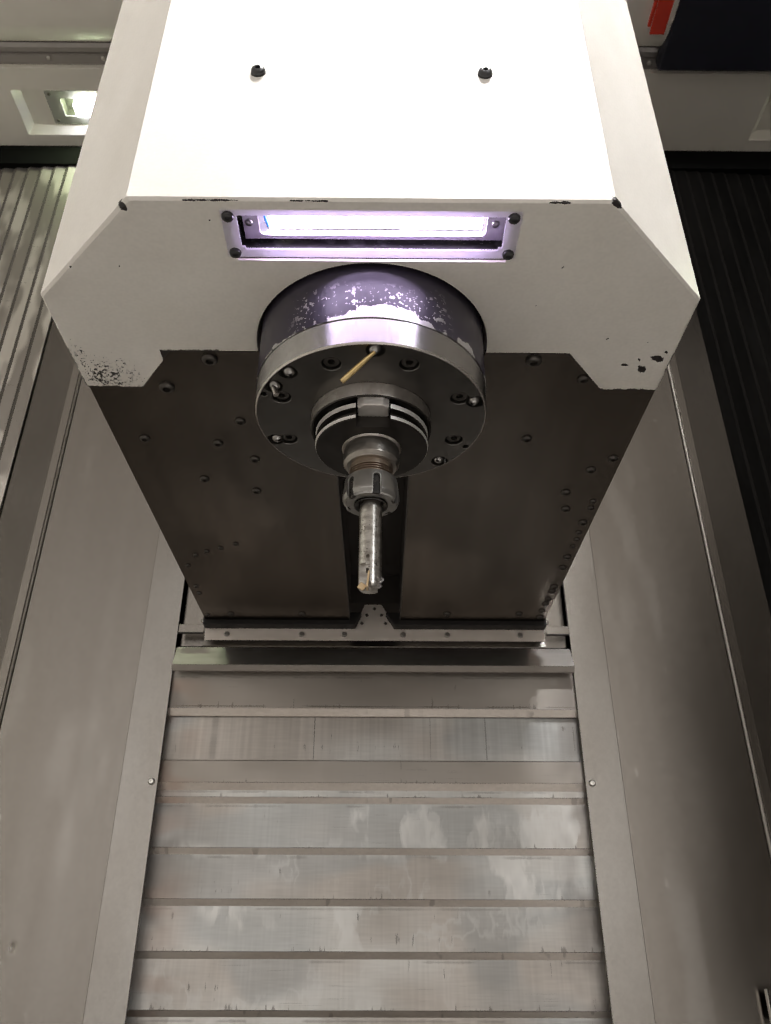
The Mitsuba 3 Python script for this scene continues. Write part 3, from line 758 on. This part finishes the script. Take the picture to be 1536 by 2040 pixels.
def key_block(sy):
    w, f = 0.0094, AY + sy * 0.0362
    bk_ = AY + sy * 0.0225
    pts = [(KX - w, bk_), (KX - w, f - sy * 0.0030), (KX - 0.0058, f), (KX + 0.0058, f), (KX + w, f - sy * 0.0030), (KX + w, bk_)]
    if sy > 0:
        pts = pts[::-1]
    return Manifold.hull_points(np.array([[x, y, 0.2880] for x, y in pts] + [[x, y, 0.2960] for x, y in pts] + [[KX + (x - KX) * 0.92, AY + (y - AY) * 0.985, 0.2873] for x, y in pts]))
for sy in (-1, 1):
    obj('drive_key', key_block(sy), 'rim_metal' if sy < 0 else 'holder_dark', sp)

# ================================================================ tool holder, nut, tool
TX = -0.0066                    # axis of the tool in the spindle
at_axis = frame_to([0, 0, 1], [TX, AY, 0])
th = thing('tool_holder', 'dark steel tool holder flange with notch, held in the spindle', 'tool holder')
fl_prof = [(1e-5, 0.2908), (0.0345, 0.2908), (0.0347, 0.2903), (0.0346, 0.2872), (0.0347, 0.2868), (0.0320, 0.2858), (0.0314, 0.2850), (0.0314, 0.2838), (0.0320, 0.2830), (0.0345, 0.2822), (0.0346, 0.2818), (0.0346, 0.2798), (0.0342, 0.2793), (1e-5, 0.2793)]
fl = Manifold.revolve(CS(fl_prof), 150).translate([TX, AY, 0])
for sy in (-1, 1):
    cut = box(KX - 0.0102, KX + 0.0102, -0.03, 0.0, 0.27, 0.30).translate([0, AY - 0.0245, 0]) if sy < 0 else box(KX - 0.0102, KX + 0.0102, 0.0, 0.03, 0.27, 0.30).translate([0, AY + 0.0245, 0])
    fl = fl - cut
# recolour by height: the rims are worn bright, the bottom face is dark
rims = fl ^ (cyl(TX, AY, 0.27, 0.30, 0.0356, seg=150) - cyl(TX, AY, 0.27, 0.30, 0.0338, seg=150))
core = fl - (cyl(TX, AY, 0.2796, 0.2905, 0.0356, seg=150) - cyl(TX, AY, 0.2796, 0.2905, 0.0338, seg=150))
obj('flange', fl, 'holder_dark', th, smooth=22)
for z0, z1 in ((0.2874, 0.2902), (0.2799, 0.2817)):
    band = cyl(TX, AY, z0, z1, 0.03475, 0.03522, seg=150) - cyl(TX, AY, z0 - 0.001, z1 + 0.001, 0.0343, seg=150)
    for s in (-1, 1):
        band = band - box(KX - 0.0103, KX + 0.0103, AY + min(0, s * 0.05), AY + max(0, s * 0.05), 0.27, 0.30)
    obj('worn_rim', band, 'rim_metal', th, smooth=22)
turned('neck', [(0.0186, 0.2794), (0.0180, 0.2788), (0.0171, 0.2784), (0.0171, 0.2778), (0.0171, 0.2773), (0.0173, 0.2755), (0.0173, 0.2695), (0.0172, 0.2684), (0.0170, 0.2682), (0.0158, 0.2664), (0.0154, 0.2660), (0.0132, 0.2658)], 'holder_metal', th, smooth=24)
thr = [(0.0132, 0.2658), (0.0134, 0.2652), (0.0134, 0.2622)]
z = 0.2622
while z > 0.2550:
    thr += [(0.0124, z - 0.0003), (0.0124, z - 0.0008), (0.0135, z - 0.0011), (0.0135, z - 0.0016)]
    z -= 0.0016
turned('thread', thr + [(0.0128, 0.2530)], 'thread_metal', th, smooth=20)
nut = Manifold.revolve(CS([(0.0100, 0.2398), (0.0150, 0.2396), (0.0162, 0.2404), (0.0170, 0.2424), (0.0172, 0.2432), (0.0171, 0.2450), (0.0159, 0.2556), (0.0155, 0.2560), (0.0100, 0.2560)]), 120).translate([TX, AY, 0])
for k in range(6):
    a = math.radians(-90 + 13.0 + 60 * k)
    u = np.array([math.cos(a), math.sin(a), 0])
    def capsule(r, depth, zt):
        A = Manifold.cylinder(0.02, r, r, 24).rotate([0, 90, 0])
        Bm = Manifold.hull(A.translate([0, 0, zt]) + A.translate([0, 0, 0.2300]))
        return Bm.translate([0.0172 - depth, 0, 0]).rotate([0, 0, math.degrees(a)]).translate([TX, AY, 0])
    nut = nut - capsule(0.0022, 0.0042, 0.2512) - capsule(0.0027, 0.0010 + 0.0004, 0.2512)
nk = obj('collet_nut', nut, 'nut_metal', th, smooth=22, label='dark slotted collet nut')
obj('slot_core', Manifold.revolve(CS([(0.0100, 0.2402), (0.0146, 0.2402), (0.0148, 0.2440), (0.0139, 0.2556), (0.0100, 0.2556)]), 90).translate([TX, AY, 0]), 'slot_dark', nk, smooth=25)  # dark core that makes the nut slots dark inside
turned('collet', [(0.0102, 0.2390), (0.0096, 0.2386), (0.0070, 0.2400)], 'holder_dark', th)
mill = thing('end_mill', 'worn round steel milling cutter pointing down from the nut', 'milling cutter')
sh = Manifold.revolve(CS([(0.0, 0.1845), (0.0060, 0.1848), (0.0066, 0.1862), (0.0067, 0.1880), (0.0067, 0.2460), (0.0, 0.2460)]), 72).translate([TX, AY, 0])
AXT = TX
pocket = box(-0.02, 0.0002, -0.02, -0.0030, 0.17, 0.1990).translate([AXT, AY, 0])
tipcut = Manifold.hull(cyl(AXT - 0.0006, AY - 0.006, 0.2015, 0.2016, 0.0001, seg=8) + pocket ^ box(-1, 1, -1, 1, 0.198, 0.1985))
sh = sh - box(AXT - 0.03, AXT + 0.0000, AY - 0.03, AY - 0.0030, 0.17, 0.1990)
slotc = Manifold.hull(Manifold.cylinder(0.02, 0.0011, 0.0011, 20).rotate([90, 0, 0]).translate([AXT - 0.0012, AY, 0.2030]) + Manifold.cylinder(0.02, 0.0011, 0.0011, 20).rotate([90, 0, 0]).translate([AXT - 0.0012, AY, 0.1985]))
sh = sh - slotc.translate([0, 0.002 - 0.006, 0])
sh = sh - Manifold.hull(Manifold.cylinder(0.02, 0.0008, 0.0008, 20).rotate([90, 0, 0]).translate([AXT - 0.0014, AY + 0.002, 0.1965]) + Manifold.cylinder(0.02, 0.0008, 0.0008, 20).rotate([90, 0, 0]).translate([AXT - 0.0014, AY + 0.002, 0.1945]))
sh = sh - box(AXT + 0.0045, AXT + 0.03, AY - 0.0015, AY + 0.03, 0.17, 0.1975)
sh = sh - box(AXT - 0.0003, AXT + 0.0009, AY - 0.03, AY + 0.0, 0.17, 0.1870)
obj('shank', sh, 'shank_metal', mill, smooth=25)
ins = bbox(-0.0006, 0.0006, -0.0032, 0.0030, -0.0050, 0.0050, 0.0002).rotate([0, 6, 0]).translate([AXT - 0.0009, AY - 0.0038, 0.1888])
obj('insert', ins, 'carbide', mill, label='gold coloured cutting insert')
obj('insert', bbox(-0.0022, 0.0006, -0.0006, 0.0006, -0.0045, 0.0045, 0.0002).translate([AXT + 0.0060, AY - 0.0009, 0.1905]), 'shank_metal', mill)
obj('insert', bbox(-0.0036, 0.0006, -0.0007, 0.0007, -0.0020, 0.0020, 0.0003).rotate([0, 35, 0]).translate([AXT - 0.0032, AY - 0.0026, 0.1848]), 'carbide', mill)
curl = []
for i in range(9):
    c0 = np.array([AXT + 0.0044 + RNG.normal(0, 0.0012), AY - 0.0052 + RNG.normal(0, 0.0008), 0.1866 + RNG.normal(0, 0.0013)])
    r = RNG.uniform(0.0008, 0.0017)
    a = np.linspace(0, RNG.uniform(4, 9), 26)
    e1 = RNG.normal(size=3); e1 /= np.linalg.norm(e1)
    e2 = np.cross(e1, RNG.normal(size=3)); e2 /= np.linalg.norm(e2)
    e3 = np.cross(e1, e2)
    curl.append(tube(c0 + r * (np.cos(a)[:, None] * e1 + np.sin(a)[:, None] * e2) + 0.00016 * a[:, None] * e3, 0.00022, 6))
k = obj('metal_chip', trimesh.util.concatenate(curl), 'chip_metal', smooth=True)
labels[k] = {'label': 'tangled metal chip stuck to the tip of the milling cutter', 'category': 'metal chip'}

# ================================================================ ceiling: lamps, rail, dark box, red bracket
def ceiling_lamp(x0, label, power):
    t = thing('ceiling_lamp', label, 'ceiling lamp')
    z = ZC + 0.0115
    x1 = x0 + 0.150
    bez = rounded(x0, x1, 0.8985, 0.9640, 0.004, z, z + 0.002) - rounded(x0 + 0.024, x1 - 0.024, 0.9135, 0.9480, 0.003, z - 0.01, z + 0.01)
    obj('bezel', bez, 'bezel_grey', t)
    sc_ = screw_mesh(0.0028, 0.0012, 0.0012, 0.0008, 20)
    for x in (x0 + 0.0075, x1 - 0.0075):
        for y in (0.9055, 0.9570):
            obj('screw', moved(sc_, frame_to([0, 0, -1], [x, y, z])), 'oxide_bolt', t, smooth=35)
    obj('tray', box(x0 + 0.023, x1 - 0.023, 0.9125, 0.9490, z + 0.0021, z + 0.020) - box(x0 + 0.0245, x1 - 0.0245, 0.9140, 0.9475, z - 0.01, z + 0.018), 'dark_edge', t)
    led = bbox(x0 + 0.047, x1 - 0.047, 0.9175, 0.9440, ZC + 0.0010, z + 0.0175, 0.003)
    obj('led_block', led, 'led_body', t, emitter=emit(np.array(CEIL_LED) * power))
    obj('glass', trimesh.Trimesh([[x0 + 0.024, 0.9135, z + 0.0185], [x1 - 0.024, 0.9135,  z + 0.0185], [x1 - 0.024, 0.9480,  z + 0.0185], [x0 + 0.024, 0.9480, z + 0.0185]], [[0, 2, 1], [0, 3, 2]]), 'window_glass', t)
    return t


ceiling_lamp(-0.6045, 'lit greenish lamp in a ceiling recess left of the head', 1.0)
ceiling_lamp(1.10, 'ceiling lamp at the far end of the recess at the right edge', 0.6)
rail = thing('door_rail', 'grey ridged metal rail with small screws along the ceiling', 'rail')
rp_ = [(0.8090, ZC + 0.020), (0.8095, ZC + 0.007), (0.8160, ZC + 0.0045), (0.8225, ZC + 0.0050), (0.8240, ZC + 0.0085), (0.8268, ZC + 0.0085), (0.8280, ZC + 0.0055), (0.8300, ZC + 0.0060), (0.8305, ZC + 0.0050), (0.8430, ZC + 0.0050), (0.8445, ZC + 0.0070), (0.8475, ZC + 0.0072), (0.8475, ZC + 0.020)]
obj('profile', prism_x(rp_, -1.7, 1.7), 'rail_metal', rail)
sr = screw_mesh(0.0040, 0.0022, 0.0017, 0.0013, 22)
for i in range(-8, 22):
    obj('screw', moved(sr, frame_to([0, 0, -1], [-0.5703 + 0.0929 * i, 0.8350, ZC + 0.0050])), 'screw_steel', rail, smooth=35)
t = thing('machine_box', 'large dark navy box under the ceiling at top right', 'box')
shp = bbox(0.4665, 1.05, 0.44, 0.8395, ZC - 0.055, ZC + 0.003, 0.0015)
obj('shell', bbox(0.4600, 1.05, 0.42, 0.8330, 1.3160, ZC + 0.004, 0.0030), 'navy_paint', t)
t = thing('red_bracket', 'red angled bracket beside the dark navy box', 'bracket')
obj('wide_strip', bbox(0.4262, 0.4500, 0.42, 0.7665, 1.3085, 1.3110, 0.0004), 'red_paint', t)
obj('narrow_strip', bbox(0.4212, 0.4256, 0.42, 0.7560, 1.3115, 1.3165, 0.0004), 'red_paint', t)

# ================================================================ ceiling lamp over the door, in front of the head (above the frame)
t = thing('ceiling_lamp', 'long ceiling lamp over the machine door, in front of the white head', 'ceiling lamp')
lx, ly, lz = 0.15, -0.06, 1.36
obj('housing', bbox(lx - 0.27, lx + 0.27, ly - 0.08, ly + 0.08, lz, lz + 0.05, 0.004), 'ceiling_paint', t)
# the diffuser is tilted towards the back of the machine
q = trimesh.Trimesh([[lx - 0.25, ly - 0.056, lz - 0.044], [lx + 0.25, ly - 0.056, lz - 0.044], [lx + 0.25, ly + 0.056, lz - 0.003], [lx - 0.25, ly + 0.056, lz - 0.003]], [[0, 2, 1], [0, 3, 2]])
obj('diffuser', q, 'led_body', t, emitter=emit(DOOR_LAMP))
# lamp of the hall, to the right of the door opening, well behind the camera
t = thing('hall_lamp', 'square hall lamp to the right, far behind the camera', 'lamp')
d_ = np.array([-2.25, 3.4, -1.3]); d_ /= np.linalg.norm(d_)
mm = frame_to(d_, [2.25, -3.0, 1.5])
hb = trimesh.creation.box([0.60, 0.95, 0.06]); hb.apply_translation([0, 0, -0.035])
obj('housing', moved(hb, mm), 'ceiling_paint', t)
obj('diffuser', moved(trimesh.Trimesh([[-0.26, -0.43, 0], [0.26, -0.43, 0], [0.26, 0.43, 0], [-0.26, 0.43, 0]], [[0, 1, 2], [0, 2, 3]]), mm), 'led_body', t, emitter=emit(BAR_LAMP))
